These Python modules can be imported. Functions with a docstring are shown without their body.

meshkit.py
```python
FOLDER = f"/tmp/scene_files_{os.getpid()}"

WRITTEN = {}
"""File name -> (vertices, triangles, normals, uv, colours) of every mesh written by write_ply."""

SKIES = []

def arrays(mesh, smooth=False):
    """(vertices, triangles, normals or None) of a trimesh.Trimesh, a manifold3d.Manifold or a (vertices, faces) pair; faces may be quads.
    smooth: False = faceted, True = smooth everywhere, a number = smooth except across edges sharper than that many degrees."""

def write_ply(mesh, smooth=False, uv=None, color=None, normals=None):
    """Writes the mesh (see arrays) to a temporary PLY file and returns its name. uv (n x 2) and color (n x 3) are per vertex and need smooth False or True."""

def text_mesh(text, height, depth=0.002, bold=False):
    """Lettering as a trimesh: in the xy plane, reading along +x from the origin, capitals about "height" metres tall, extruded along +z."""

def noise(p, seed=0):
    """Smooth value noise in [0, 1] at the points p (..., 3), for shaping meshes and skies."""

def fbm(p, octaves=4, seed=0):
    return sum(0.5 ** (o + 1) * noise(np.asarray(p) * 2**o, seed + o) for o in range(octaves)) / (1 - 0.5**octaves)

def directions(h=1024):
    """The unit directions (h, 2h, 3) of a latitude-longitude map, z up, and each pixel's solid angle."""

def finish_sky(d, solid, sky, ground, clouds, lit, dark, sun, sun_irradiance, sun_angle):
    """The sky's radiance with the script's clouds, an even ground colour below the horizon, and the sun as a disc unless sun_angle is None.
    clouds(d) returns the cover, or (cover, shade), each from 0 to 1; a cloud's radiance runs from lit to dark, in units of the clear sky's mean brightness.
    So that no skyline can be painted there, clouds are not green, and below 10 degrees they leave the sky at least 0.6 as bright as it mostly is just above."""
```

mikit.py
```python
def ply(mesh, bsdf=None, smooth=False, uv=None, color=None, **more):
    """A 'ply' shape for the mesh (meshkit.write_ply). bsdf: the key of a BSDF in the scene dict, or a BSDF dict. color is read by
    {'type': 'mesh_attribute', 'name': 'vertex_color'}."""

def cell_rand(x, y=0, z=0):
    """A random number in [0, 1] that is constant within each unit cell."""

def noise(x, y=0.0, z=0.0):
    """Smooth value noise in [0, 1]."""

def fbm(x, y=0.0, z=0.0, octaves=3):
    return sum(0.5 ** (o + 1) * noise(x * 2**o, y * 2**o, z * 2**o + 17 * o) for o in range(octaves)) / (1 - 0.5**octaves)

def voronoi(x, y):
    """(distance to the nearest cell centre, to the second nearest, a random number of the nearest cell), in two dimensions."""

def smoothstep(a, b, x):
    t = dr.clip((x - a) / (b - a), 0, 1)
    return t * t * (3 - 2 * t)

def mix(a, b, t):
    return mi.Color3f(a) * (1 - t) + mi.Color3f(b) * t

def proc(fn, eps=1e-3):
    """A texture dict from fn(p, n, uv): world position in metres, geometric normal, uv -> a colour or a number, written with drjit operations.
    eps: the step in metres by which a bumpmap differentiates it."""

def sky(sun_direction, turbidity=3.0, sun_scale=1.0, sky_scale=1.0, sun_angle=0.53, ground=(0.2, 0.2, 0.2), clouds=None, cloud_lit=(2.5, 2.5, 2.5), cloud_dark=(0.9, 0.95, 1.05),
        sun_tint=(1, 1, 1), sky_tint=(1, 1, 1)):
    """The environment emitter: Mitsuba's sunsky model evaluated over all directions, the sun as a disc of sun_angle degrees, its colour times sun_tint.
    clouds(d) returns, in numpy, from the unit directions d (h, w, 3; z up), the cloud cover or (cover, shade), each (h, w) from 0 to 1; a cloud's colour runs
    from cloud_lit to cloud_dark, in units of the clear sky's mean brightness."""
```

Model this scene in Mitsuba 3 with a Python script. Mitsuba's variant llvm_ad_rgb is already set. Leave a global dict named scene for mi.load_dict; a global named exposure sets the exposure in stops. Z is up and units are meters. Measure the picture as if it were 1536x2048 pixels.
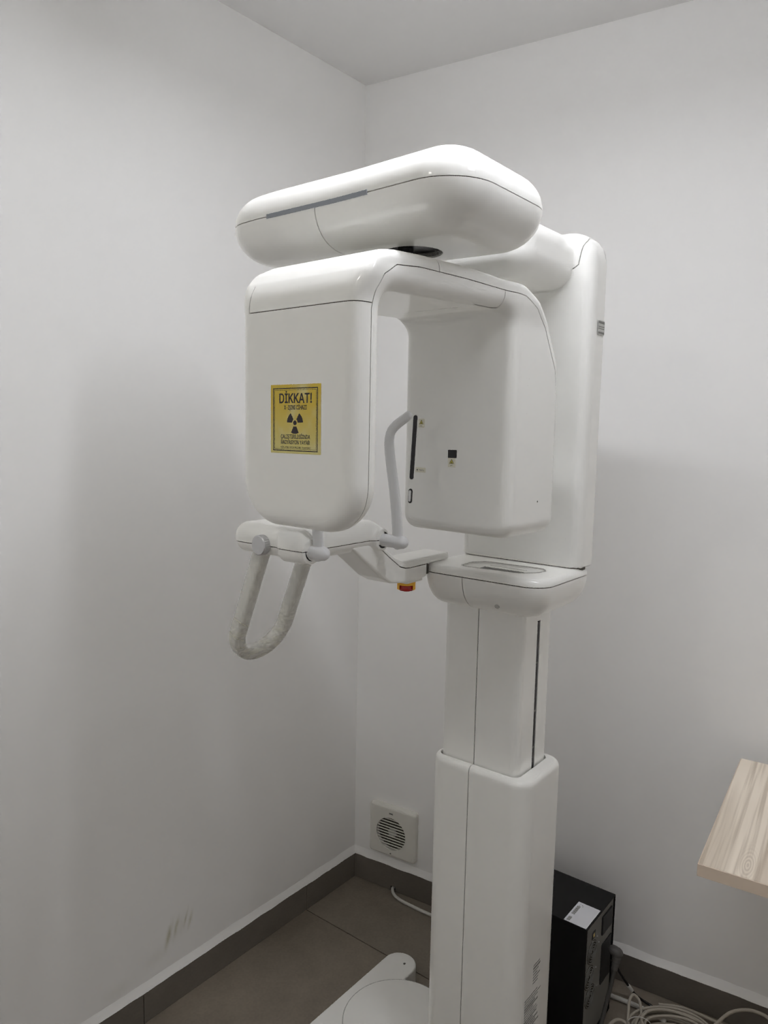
import math
import numpy as np
import shapely
import shapely.geometry as sg
import shapely.affinity as sa
import trimesh
import manifold3d as m3
import mapbox_earcut as earcut
import drjit as dr
import mitsuba as mi
import meshkit
import mikit
from mikit import proc, noise as pnoise, fbm as pfbm, smoothstep, mix

T = mi.ScalarTransform4f
rng = np.random.default_rng(7)
scene, labels = {}, {}

# ------------------------------------------------------------------ camera, light, exposure
exposure = 1.2
YAW, PITCH, ROLL, FOCAL = -0.66556, 0.1151, 0.01906, 1500.0
CAM = np.array([1.56258, -1.86499, 1.55])
_f = np.array([math.sin(YAW) * math.cos(PITCH), math.cos(YAW) * math.cos(PITCH), -math.sin(PITCH)])
_r = np.array([math.cos(YAW), -math.sin(YAW), 0.0])
_u = np.cross(_r, _f)
_up = -math.sin(ROLL) * _r + math.cos(ROLL) * _u
scene['camera'] = {'type': 'perspective', 'fov': math.degrees(2 * math.atan(768 / FOCAL)), 'fov_axis': 'x', 'near_clip': 0.02, 'far_clip': 50.0,
                   'to_world': T().look_at(origin=CAM.tolist(), target=(CAM + _f).tolist(), up=_up.tolist())}
LAMP = dict(centre=(1.12, -0.925), length=1.06, width=0.06, drop=0.19, radiance=(20.6, 20.9, 22.0))

CEIL = 2.5876           # ceiling height
AL = 0.1153             # the rear wall leaves the corner at 96.6 degrees to the left wall
XR, YF = 2.50, -2.60    # unseen right wall, set out to soften its bounce light; front wall behind camera
WALL_D = np.array([math.cos(AL), math.sin(AL)])
WALL_N = np.array([-math.sin(AL), math.cos(AL)])


# ------------------------------------------------------------------ materials
def rgb(*c):
    return {'type': 'rgb', 'value': [float(x) for x in c]}


def plastic(key, col, rough=0.25, spec=0.5, metallic=0.0, **more):
    c = col if isinstance(col, dict) else rgb(*col)
    scene[key] = {'type': 'twosided', 'bsdf': {'type': 'principled', 'base_color': c, 'roughness': rough, 'specular': spec, 'metallic': metallic, **more}}


def wall_colour(p, n, uv):
    soft = pfbm(p.x * 2.3 + 5, p.y * 2.3 + 9, p.z * 2.3, 3)
    c = mi.Color3f(0.865, 0.860, 0.850) * (0.985 + 0.03 * soft)
    # the smear of greenish scuffs low on the left wall
    m = mi.Float(0)
    for (y, z, sy, sz, k) in ((-0.752, 0.192, 0.008, 0.030, 0.55), (-0.728, 0.204, 0.007, 0.026, 0.45), (-0.697, 0.214, 0.004, 0.022, 0.5),
                              (-0.683, 0.203, 0.006, 0.020, 0.42), (-0.715, 0.205, 0.03, 0.03, 0.14), (-0.79, 0.155, 0.03, 0.02, 0.10), (-0.90, 0.13, 0.04, 0.02, 0.10)):
        dz = p.z - z
        dy = (p.y - y) - 0.28 * dz
        m = dr.maximum(m, k * dr.exp(-(dr.square(dy / sy) + dr.square(dz / sz))))
    m = m * dr.select(p.x < 0.02, 1.0, 0.0) * (0.8 + 0.8 * pnoise(p.y * 160, p.z * 60, 3))
    return mix(c, (0.50, 0.48, 0.36), dr.clip(m, 0, 1))


scene['m_wall'] = {'type': 'diffuse', 'reflectance': proc(wall_colour)}
scene['m_ceiling'] = {'type': 'diffuse', 'reflectance': rgb(0.82, 0.818, 0.812)}


def stone(p, base, s):
    a = pfbm(p.x * 3.1 + s, p.y * 3.1, p.z * 3.1, 4)
    b = pfbm(p.x * 14 + s, p.y * 14, p.z * 14 + 3, 3)
    sp = pnoise(p.x * 220 + s, p.y * 220, p.z * 220)
    k = 0.72 + 0.42 * a + 0.2 * (b - 0.5) + 0.10 * (sp - 0.5)
    return mi.Color3f(*base) * k


scene['m_tile'] = {'type': 'twosided', 'bsdf': {'type': 'principled', 'base_color': proc(lambda p, n, uv: stone(p, (0.215, 0.185, 0.150), 0.0)), 'roughness': 0.55, 'specular': 0.35}}
scene['m_tile_b'] = {'type': 'twosided', 'bsdf': {'type': 'principled', 'base_color': proc(lambda p, n, uv: stone(p, (0.22, 0.192, 0.158), 11.0)), 'roughness': 0.55, 'specular': 0.35}}
scene['m_skirting'] = {'type': 'twosided', 'bsdf': {'type': 'principled', 'base_color': proc(lambda p, n, uv: stone(p, (0.150, 0.134, 0.116), 4.0)), 'roughness': 0.6, 'specular': 0.3}}
plastic('m_grout', (0.085, 0.07, 0.055), 0.9, 0.1)
plastic('m_shell', (0.80, 0.798, 0.77), 0.14, 0.5)
plastic('m_shell_matt', (0.80, 0.798, 0.77), 0.35, 0.45)
plastic('m_gap', (0.10, 0.095, 0.085), 0.8, 0.2)
plastic('m_black', (0.008, 0.008, 0.009), 0.3, 0.4)
plastic('m_dark', (0.02, 0.02, 0.021), 0.5, 0.3)
plastic('m_ups', (0.005, 0.005, 0.0055), 0.45, 0.25)
plastic('m_ups_rear', (0.17, 0.17, 0.16), 0.5, 0.4)
plastic('m_grey_support', (0.68, 0.685, 0.695), 0.4, 0.4)
plastic('m_trim_grey', (0.23, 0.25, 0.28), 0.35, 0.5)
plastic('m_chrome', (0.60, 0.60, 0.61), 0.34, 0.5, 0.85)
plastic('m_ink', (0.035, 0.028, 0.03), 0.6, 0.3)
plastic('m_ink_soft', (0.20, 0.20, 0.19), 0.7, 0.2)
plastic('m_label_white', (0.72, 0.73, 0.77), 0.45, 0.4)
plastic('m_label_cream', (0.66, 0.64, 0.53), 0.45, 0.4)
plastic('m_warning_yellow', (0.62, 0.55, 0.10), 0.5, 0.4)
plastic('m_display', (0.17, 0.17, 0.165), 0.35, 0.5)
plastic('m_button_grey', (0.45, 0.45, 0.43), 0.4, 0.4)
plastic('m_estop_yellow', (0.80, 0.42, 0.03), 0.35, 0.5)
plastic('m_estop_red', (0.36, 0.012, 0.010), 0.2, 0.6)
plastic('m_cable_beige', (0.40, 0.365, 0.31), 0.5, 0.3)
plastic('m_cable_grey', (0.56, 0.55, 0.52), 0.5, 0.3)
plastic('m_cable_dark', (0.075, 0.072, 0.068), 0.55, 0.3)
plastic('m_plug', (0.10, 0.095, 0.09), 0.5, 0.3)
plastic('m_vent', (0.70, 0.69, 0.64), 0.4, 0.4)
plastic('m_vent_dark', (0.035, 0.030, 0.022), 0.8, 0.2)
plastic('m_edge_wood', (0.64, 0.53, 0.43), 0.5, 0.3)
plastic('m_handle', (0.70, 0.695, 0.66), 0.35, 0.5)
plastic('m_gold', (0.75, 0.60, 0.25), 0.4, 0.5, 0.6)


def sign_colour(p, n, uv):
    w = pfbm(p.x * 40, p.y * 40, p.z * 30 + 4, 3)
    fade = smoothstep(1.587, 1.491, p.z + 0.05 * (w - 0.5))          # the print has bleached towards the bottom
    c = mix((0.58, 0.42, 0.035), (0.60, 0.54, 0.20), fade)
    return mix(c, (0.64, 0.60, 0.34), smoothstep(0.5, 0.8, w) * 0.6)


scene['m_sign'] = {'type': 'twosided', 'bsdf': {'type': 'principled', 'base_color': proc(sign_colour), 'roughness': 0.35, 'specular': 0.5}}


def wood(p, n, uv):
    # laminate with a long pale grain along the depth of the top
    c, s = math.cos(0.0914), math.sin(0.0914)
    x = (p.x - 1.22) * c + (p.y + 0.46) * s
    y = -(p.x - 1.22) * s + (p.y + 0.46) * c
    bend = 0.030 * pfbm(x * 5.0, y * 1.3, 2.0, 3)
    xc = x - 0.079 + 0.012 * (y - 0.05)
    d = dr.sqrt(dr.square(xc * 5.0) + dr.square((y - 0.045) * 1.25))                     # one small cathedral figure
    ring = dr.exp(-dr.square(d / 0.062))
    g = pfbm((x + bend) * 130, y * 3.0, 1.0, 3)
    g2 = pfbm((x + bend) * 34, y * 1.6, 6.0, 3)
    rings = 0.5 + 0.5 * dr.sin(d * 330)
    t = 0.75 * smoothstep(0.42, 0.78, g) + 0.55 * smoothstep(0.45, 0.75, g2)
    t = dr.lerp(dr.clip(t, 0, 1), 0.15 + 0.6 * rings, dr.clip(ring * 1.1, 0, 0.85))
    return mix((0.82, 0.73, 0.62), (0.50, 0.42, 0.335), t)


scene['m_wood'] = {'type': 'twosided', 'bsdf': {'type': 'principled', 'base_color': proc(wood), 'roughness': 0.45, 'specular': 0.4}}
scene['m_wrap_clear'] = {'type': 'thindielectric', 'int_ior': 1.45}
scene['m_wrap'] = {'type': 'blendbsdf', 'weight': proc(lambda p, n, uv: 0.05 + 0.10 * smoothstep(0.45, 0.8, pfbm(p.x * 60, p.y * 60, p.z * 18, 3)) + 0.40 * smoothstep(1.19, 1.12, p.z) * smoothstep(0.4, 0.7, pfbm(p.x * 60, p.y * 45, p.z * 120, 3))),
                   'clear': {'type': 'thindielectric', 'int_ior': 1.4},
                   'film': {'type': 'twosided', 'bsdf': {'type': 'principled', 'base_color': rgb(0.80, 0.79, 0.70), 'roughness': 0.3, 'specular': 0.6}}}


# ------------------------------------------------------------------ helpers: naming
def numbered(key):
    if key not in scene and key not in labels:
        return key
    k = 1
    while f'{key}_{k:03d}' in scene or f'{key}_{k:03d}' in labels:
        k += 1
    return f'{key}_{k:03d}'


def put(parent, name, shape, label=None, kind=None):
    key = numbered(f'{parent}__{name}' if parent else name)
    scene[key] = shape
    d = {}
    if label:
        d['label'] = label
    if kind:
        d['kind'] = kind
    if d:
        labels[key] = d
    return key


def thing(name, label, cat, group=None):
    key = numbered(name)
    labels[key] = {'label': label, 'category': cat}
    if group:
        labels[key]['group'] = group
    return key


def ref(b):
    return {'type': 'ref', 'id': b}


# ------------------------------------------------------------------ helpers: signed distances, surface nets, cuts
def rbox(p, c, h, r):
    q = np.abs(p - np.array(c)) - (np.array(h) - r)
    return np.minimum(q.max(-1), 0) + np.linalg.norm(np.maximum(q, 0), axis=-1) - r


def rrect(x, y, x0, x1, y0, y1, r):
    qx, qy = np.abs(x - (x0 + x1) / 2) - ((x1 - x0) / 2 - r), np.abs(y - (y0 + y1) / 2) - ((y1 - y0) / 2 - r)
    return np.minimum(np.maximum(qx, qy), 0) + np.hypot(np.maximum(qx, 0), np.maximum(qy, 0)) - r


def polysd(x, y, pts):
    pts = np.asarray(pts, float)
    d = np.full(np.shape(x), 1e9)
    inside = np.zeros(np.shape(x), bool)
    for (ax, ay), (bx, by) in zip(pts, np.roll(pts, -1, 0)):
        ex, ey = bx - ax, by - ay
        wx, wy = x - ax, y - ay
        t = np.clip((wx * ex + wy * ey) / (ex * ex + ey * ey + 1e-18), 0, 1)
        d = np.minimum(d, (wx - ex * t) ** 2 + (wy - ey * t) ** 2)
        c = (ay > y) != (by > y)
        inside ^= c & (x < (bx - ax) * (y - ay) / (by - ay + 1e-30) + ax)
    return np.where(inside, -1, 1) * np.sqrt(d)


def smin(a, b, k):
    h = np.maximum(k - np.abs(a - b), 0) / k
    return np.minimum(a, b) - h * h * k * 0.25


def smax(a, b, k):
    return -smin(-a, -b, k)


def pill(d2, w, a, b, n=2.4):
    """A slab of half thickness b (w = distance from its mid plane) with outline d2, its edges rounded over a width a."""
    q, w = np.maximum(d2 + a, 0) / a, np.abs(w) / b
    f = (q ** n + w ** n) ** (1 / n)
    return (f - 1) * min(a, b)


def grad(f, p, e=2e-4):
    g = np.empty_like(p)
    for k in range(3):
        o = np.zeros(3)
        o[k] = e
        g[:, k] = (f(p + o) - f(p - o)) / (2 * e)
    return g


def nets(f, lo, hi, cell, snap=3):
    """Surface nets of f < 0, vertices moved onto the surface."""
    lo, hi = np.array(lo, float) - 2 * cell, np.array(hi, float) + 2 * cell
    n = np.ceil((hi - lo) / cell).astype(int) + 1
    ax = [lo[k] + cell * np.arange(n[k]) for k in range(3)]
    F = np.empty(n)
    for i in range(n[0]):
        Y, Z = np.meshgrid(ax[1], ax[2], indexing='ij')
        F[i] = f(np.stack([np.full(Y.size, ax[0][i]), Y.ravel(), Z.ravel()], 1)).reshape(n[1], n[2])
    S = F < 0
    acc = np.zeros((*(n - 1), 3))
    cnt = np.zeros(n - 1)
    for a in range(3):
        b, c = (a + 1) % 3, (a + 2) % 3
        F0, F1 = np.moveaxis(F, a, 0)[:-1], np.moveaxis(F, a, 0)[1:]
        cr = (F0 < 0) != (F1 < 0)
        idx = np.argwhere(cr)
        t = (F0 / np.where(cr, F0 - F1, 1))[cr]
        order = [a] + [k for k in range(3) if k != a]
        full = np.zeros((len(idx), 3))
        for col, k in enumerate(order):
            full[:, k] = idx[:, col]
        full[:, a] += t
        base = np.zeros((len(idx), 3), int)
        for col, k in enumerate(order):
            base[:, k] = idx[:, col]
        for db in (0, -1):
            for dc in (0, -1):
                cell_i = base.copy()
                cell_i[:, b] += db
                cell_i[:, c] += dc
                np.add.at(acc, tuple(cell_i.T), full)
                np.add.at(cnt, tuple(cell_i.T), 1)
    on = cnt > 0
    num = np.full(n - 1, -1)
    num[on] = np.arange(on.sum())
    V = lo + cell * acc[on] / cnt[on][:, None]
    quads = []
    for a in range(3):
        b, c = (a + 1) % 3, (a + 2) % 3
        S0, S1 = np.moveaxis(S, a, 0)[:-1], np.moveaxis(S, a, 0)[1:]
        idx = np.argwhere(S0 != S1)
        order = [a] + [k for k in range(3) if k != a]
        base = np.zeros((len(idx), 3), int)
        for col, k in enumerate(order):
            base[:, k] = idx[:, col]
        neg = S0[S0 != S1]
        ring = []
        for db, dc in ((-1, -1), (0, -1), (0, 0), (-1, 0)):
            ci = base.copy()
            ci[:, b] += db
            ci[:, c] += dc
            ring.append(num[tuple(ci.T)])
        q = np.stack(ring, 1)
        q[~neg] = q[~neg][:, ::-1]
        quads.append(q)
    Q = np.vstack(quads)
    for _ in range(snap):
        g = grad(f, V)
        step = (f(V) / np.maximum((g * g).sum(1), 1e-6))[:, None] * g
        ln = np.linalg.norm(step, axis=1, keepdims=True)
        V = V - step * np.minimum(1, 0.5 * cell / np.maximum(ln, 1e-12))
    d1 = np.linalg.norm(V[Q[:, 0]] - V[Q[:, 2]], axis=1)
    d2 = np.linalg.norm(V[Q[:, 1]] - V[Q[:, 3]], axis=1)
    tri = np.where((d1 <= d2)[:, None], np.hstack([Q[:, [0, 1, 2]], Q[:, [0, 2, 3]]]), np.hstack([Q[:, [0, 1, 3]], Q[:, [1, 2, 3]]])).reshape(-1, 3)
    return V, tri


def solid(V, tri):
    m = m3.Manifold(m3.Mesh(np.asarray(V, np.float32), np.asarray(tri, np.uint32)))
    assert m.status() == m3.Error.NoError, m.status()
    return m


def mbox(x0, x1, y0, y1, z0, z1):
    return m3.Manifold.cube([x1 - x0, y1 - y0, z1 - z0]).translate([x0, y0, z0])


def mpoly_x(pts, x0, x1):
    """A polygon given in (y, z), extruded along x."""
    pts = list(pts)
    if sg.Polygon(pts).exterior.is_ccw is False:
        pts = pts[::-1]
    m = m3.CrossSection([np.array(pts, float)]).extrude(x1 - x0)
    return m.transform(np.array([[0, 0, 1, x0], [1, 0, 0, 0], [0, 1, 0, 0]], float))


def mpoly_z(poly, z0, z1):
    """A shapely polygon (or a list of points) in (x, y), extruded along z."""
    p = poly if hasattr(poly, 'exterior') else sg.Polygon(poly)
    p = sg.polygon.orient(p)
    rings = [np.array(p.exterior.coords)[:-1]] + [np.array(r.coords)[:-1] for r in p.interiors]
    return m3.CrossSection(rings).extrude(z1 - z0).translate([0, 0, z0])


IDENT = np.eye(4)


def xform(M, p, vec=False):
    return p @ M[:3, :3].T + (0 if vec else M[:3, 3])


def shaded(mani, f, bsdf, M=IDENT):
    """The solid's mesh: normals from the field f where the face lies on it, flat where it is a cut."""
    me = mani.to_mesh()
    v, t = np.asarray(me.vert_properties[:, :3], float), np.asarray(me.tri_verts)
    g = grad(f, v, 4e-4)
    g /= np.maximum(np.linalg.norm(g, axis=1, keepdims=True), 1e-9)
    on = np.abs(f(v)) < 1.5e-3
    fn = np.cross(v[t[:, 1]] - v[t[:, 0]], v[t[:, 2]] - v[t[:, 0]])
    ln = np.linalg.norm(fn, axis=1)
    t, fn = t[ln > 1e-13], fn[ln > 1e-13] / ln[ln > 1e-13][:, None]
    n = g[t]
    use = ((n * fn[:, None]).sum(-1) > 0.75) & on[t]
    n = np.where(use[..., None], n, fn[:, None])
    V, N = xform(M, v[t].reshape(-1, 3)), xform(M, n.reshape(-1, 3), True)
    N /= np.maximum(np.linalg.norm(N, axis=1, keepdims=True), 1e-9)
    key = np.round(np.hstack([V * 1e5, N * 200])).astype(np.int64)
    _, first, inv = np.unique(key, axis=0, return_index=True, return_inverse=True)
    path = meshkit.write_ply((V[first], inv.reshape(-1, 3)), False, normals=N[first])
    return {'type': 'ply', 'filename': path, 'face_normals': False, 'bsdf': ref(bsdf)}


def flat(mani, bsdf, M=IDENT, smooth=False):
    me = mani.to_mesh()
    v = xform(M, np.asarray(me.vert_properties[:, :3], float))
    return mikit.ply((v, np.asarray(me.tri_verts)), bsdf, smooth)


def shell_of(V, tri, f, depth):
    g = grad(f, V)
    return V - depth * g / np.maximum(np.linalg.norm(g, axis=1, keepdims=True), 1e-9)


def place(x, y, z, yaw_deg=0.0):
    M = np.eye(4)
    a = math.radians(yaw_deg)
    M[:2, :2] = [[math.cos(a), -math.sin(a)], [math.sin(a), math.cos(a)]]
    M[:3, 3] = (x, y, z)
    return M


def axes(o, ex, ey, ez):
    M = np.eye(4)
    M[:3, 0], M[:3, 1], M[:3, 2], M[:3, 3] = ex, ey, ez, o
    return M


def rounded_slab(poly, z0, z1, r, seg=4, bottom=False):
    """A shapely outline extruded along z, its top (and bottom) edge rounded by r."""
    p = sg.polygon.orient(poly)
    pts = np.array(p.exterior.coords)[:-1]
    e = np.roll(pts, -1, 0) - pts
    nrm = np.stack([e[:, 1], -e[:, 0]], 1)
    nrm /= np.linalg.norm(nrm, axis=1, keepdims=True)
    prev = np.roll(nrm, 1, 0)
    mit = nrm + prev
    mit = mit / np.maximum((mit * nrm).sum(1, keepdims=True), 0.3)
    rings = []
    if bottom:
        rings += [(r * (1 - math.sin(a)), z0 + r * (1 - math.cos(a))) for a in np.linspace(0, math.pi / 2, seg + 1)[:-1]]
        rings += [(0, z0 + r)]
    else:
        rings += [(0, z0)]
    rings += [(r * (1 - math.cos(a)), z1 - r + r * math.sin(a)) for a in np.linspace(0, math.pi / 2, seg + 1)]
    L, k = [], len(pts)
    for ins, z in rings:
        L.append(np.hstack([pts - mit * ins, np.full((k, 1), z)]))
    v = np.vstack(L)
    f = []
    for i in range(len(rings) - 1):
        a = i * k + np.arange(k)
        b = i * k + (np.arange(k) + 1) % k
        f += [np.stack([a, b, b + k], 1), np.stack([a, b + k, a + k], 1)]
    for base, flip in ((0, True), ((len(rings) - 1) * k, False)):
        tf = earcut.triangulate_float64(np.ascontiguousarray(pts), np.array([k], np.uint32)).reshape(-1, 3).astype(int)
        tri = pts[tf]
        e1, e2 = tri[:, 1] - tri[:, 0], tri[:, 2] - tri[:, 0]
        area = e1[:, 0] * e2[:, 1] - e1[:, 1] * e2[:, 0]
        tf = np.where((area < 0)[:, None], tf[:, ::-1], tf)
        f.append(base + (tf[:, ::-1] if flip else tf))
    return trimesh.Trimesh(v, np.vstack(f), process=False)


def moved(mesh, M):
    m = mesh.copy()
    m.apply_transform(M)
    return m


def rect_poly(x0, x1, y0, y1, r=0.0, res=6):
    p = sg.box(x0 + r, y0 + r, x1 - r, y1 - r)
    return p.buffer(r, quad_segs=res) if r > 0 else p


def block(x0, x1, y0, y1, z0, z1, r=0.002, rc=None):
    return rounded_slab(rect_poly(x0, x1, y0, y1, rc or r, 4), z0, z1, r, 3, bottom=True)


def spline(pts, n=12):
    pts = np.asarray(pts, float)
    P = np.vstack([2 * pts[0] - pts[1], pts, 2 * pts[-1] - pts[-2]])
    out = []
    for i in range(1, len(P) - 2):
        t = np.linspace(0, 1, n, endpoint=False)[:, None]
        p0, p1, p2, p3 = P[i - 1], P[i], P[i + 1], P[i + 2]
        out.append(0.5 * (2 * p1 + (p2 - p0) * t + (2 * p0 - 5 * p1 + 4 * p2 - p3) * t ** 2 + (3 * p1 - p0 - 3 * p2 + p3) * t ** 3))
    out.append(pts[-1:])
    return np.vstack(out)


def sweep(path, rad, sides=10, side_dir=None, cap=True, closed=False, power=2.0):
    """A tube along path; rad = number, (n,) or (n, 2) for elliptic sections (along side_dir, across it)."""
    path = np.asarray(path, float)
    n = len(path)
    rad = np.broadcast_to(np.asarray(rad, float).reshape(-1, 1) if np.ndim(rad) == 1 and len(rad) == n else np.asarray(rad, float), (n, 2))
    tan = np.gradient(path, axis=0)
    if closed:
        tan = np.roll(path, -1, 0) - np.roll(path, 1, 0)
    tan /= np.linalg.norm(tan, axis=1, keepdims=True)
    side = np.array(side_dir if side_dir is not None else np.cross(tan[0], [0.31, 0.2, 0.93]), float)
    ang = np.arange(sides) * 2 * math.pi / sides
    sq = lambda t: np.sign(t) * np.abs(t) ** (2 / power)
    V = []
    for k in range(n):
        side = (np.array(side_dir, float) if side_dir is not None else side)
        side = side - tan[k] * (side @ tan[k])
        side /= np.linalg.norm(side)
        other = np.cross(tan[k], side)
        V.append(path[k] + sq(np.cos(ang))[:, None] * side * rad[k, 0] + sq(np.sin(ang))[:, None] * other * rad[k, 1])
    V = np.vstack(V)
    F = []
    i = np.arange(sides)
    for k in range(n if closed else n - 1):
        a, b = k * sides, ((k + 1) % n) * sides
        F += [np.stack([a + i, a + (i + 1) % sides, b + (i + 1) % sides], 1), np.stack([a + i, b + (i + 1) % sides, b + i], 1)]
    if cap and not closed:
        V = np.vstack([V, path[0], path[-1]])
        F += [np.stack([(i + 1) % sides, i, i * 0 + n * sides], 1), np.stack([(n - 1) * sides + i, (n - 1) * sides + (i + 1) % sides, i * 0 + n * sides + 1], 1)]
    return trimesh.Trimesh(V, np.vstack(F), process=False)


def round_ends(path, r, k=5):
    """Radii for a sweep with hemispherical ends, and the path lengthened for them."""
    path = np.asarray(path, float)
    t0 = path[0] - path[1]
    t1 = path[-1] - path[-2]
    t0, t1 = t0 / np.linalg.norm(t0), t1 / np.linalg.norm(t1)
    a = np.linspace(0.04, math.pi / 2, k)
    r = np.broadcast_to(np.asarray(r, float), (len(path),)).copy()
    head = [path[0] + t0 * r[0] * math.cos(x) for x in a[:-1]]
    tail = [path[-1] + t1 * r[-1] * math.cos(x) for x in a[:-1]][::-1]
    rr = np.concatenate([r[0] * np.sin(a[:-1]), r, (r[-1] * np.sin(a[:-1]))[::-1]])
    return np.vstack([head, path, tail]), rr


def cyl(p0, p1, r, sides=32, bevel=0.0):
    p0, p1 = np.array(p0, float), np.array(p1, float)
    d = (p1 - p0) / np.linalg.norm(p1 - p0)
    if bevel:
        path = [p0, p0 + d * 1e-5, p0 + d * bevel, p1 - d * bevel, p1 - d * 1e-5, p1]
        return sweep(path, np.array([0.0001, r - bevel, r, r, r - bevel, 0.0001]), sides, cap=True)
    return sweep([p0, p1], r, sides)


def lathe(profile, M, sides=32):
    """profile: (radius, height) pairs, turned about the local z axis."""
    m = trimesh.creation.revolve(np.array(profile, float), sections=sides)
    m.apply_transform(M)
    return m


def lettering(text, height, M, squeeze=1.0, depth=0.0003, bold=False, centre=True):
    m = meshkit.text_mesh(text, height, depth, bold)
    m.apply_scale([squeeze, 1, 1])
    if centre:
        m.apply_translation([-(m.bounds[0, 0] + m.bounds[1, 0]) / 2, 0, 0])
    m.apply_transform(M)
    return m


cat = trimesh.util.concatenate

# ------------------------------------------------------------------ the room
E_ = 0.010                                                    # skirting thickness: the calibrated corner lies on the skirting's face
s0 = (-E_ + E_ * math.sin(AL)) / math.cos(AL)
back = lambda s, off=E_: WALL_D * s + WALL_N * off           # a point on the rear wall, s metres from the corner
c_bl = back(s0)
s1 = (XR + E_ * math.sin(AL)) / math.cos(AL)
c_br = back(s1)
room = sg.Polygon([(-E_, YF), (XR, YF), tuple(c_br), tuple(c_bl)])
W_ = 0.12


def structure(key, shape, label=None):
    scene[key] = shape
    labels[key] = {'kind': 'structure', **({'label': label} if label else {})}


structure('floor', flat(mpoly_z(room.buffer(W_, join_style='mitre'), -0.12, -0.002), 'm_grout'), 'grey-brown stone tiled floor')
structure('ceiling', flat(mpoly_z(room.buffer(W_, join_style='mitre'), CEIL, CEIL + 0.12), 'm_ceiling'), 'plain painted ceiling')
structure('wall_left', flat(mbox(-E_ - W_, -E_, YF - W_, c_bl[1] + W_, -0.12, CEIL), 'm_wall'), 'white painted wall with a scuffed patch above the skirting')
structure('wall_back', flat(mpoly_z([tuple(back(s0 - 0.002)), tuple(back(s1 + W_)), tuple(back(s1 + W_, E_ + W_)), tuple(back(s0 - 0.002, E_ + W_))], -0.12, CEIL), 'm_wall'), 'white painted wall behind the x-ray machine')
structure('wall_right', flat(mbox(XR, XR + W_, YF - W_, c_br[1] + W_, -0.12, CEIL), 'm_wall'), 'unseen white side wall, placed for its bounce light')
structure('wall_front', flat(mbox(-E_ - W_, XR + W_, YF - W_, YF, -0.12, CEIL), 'm_wall'), 'white painted wall behind the viewpoint')

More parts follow.
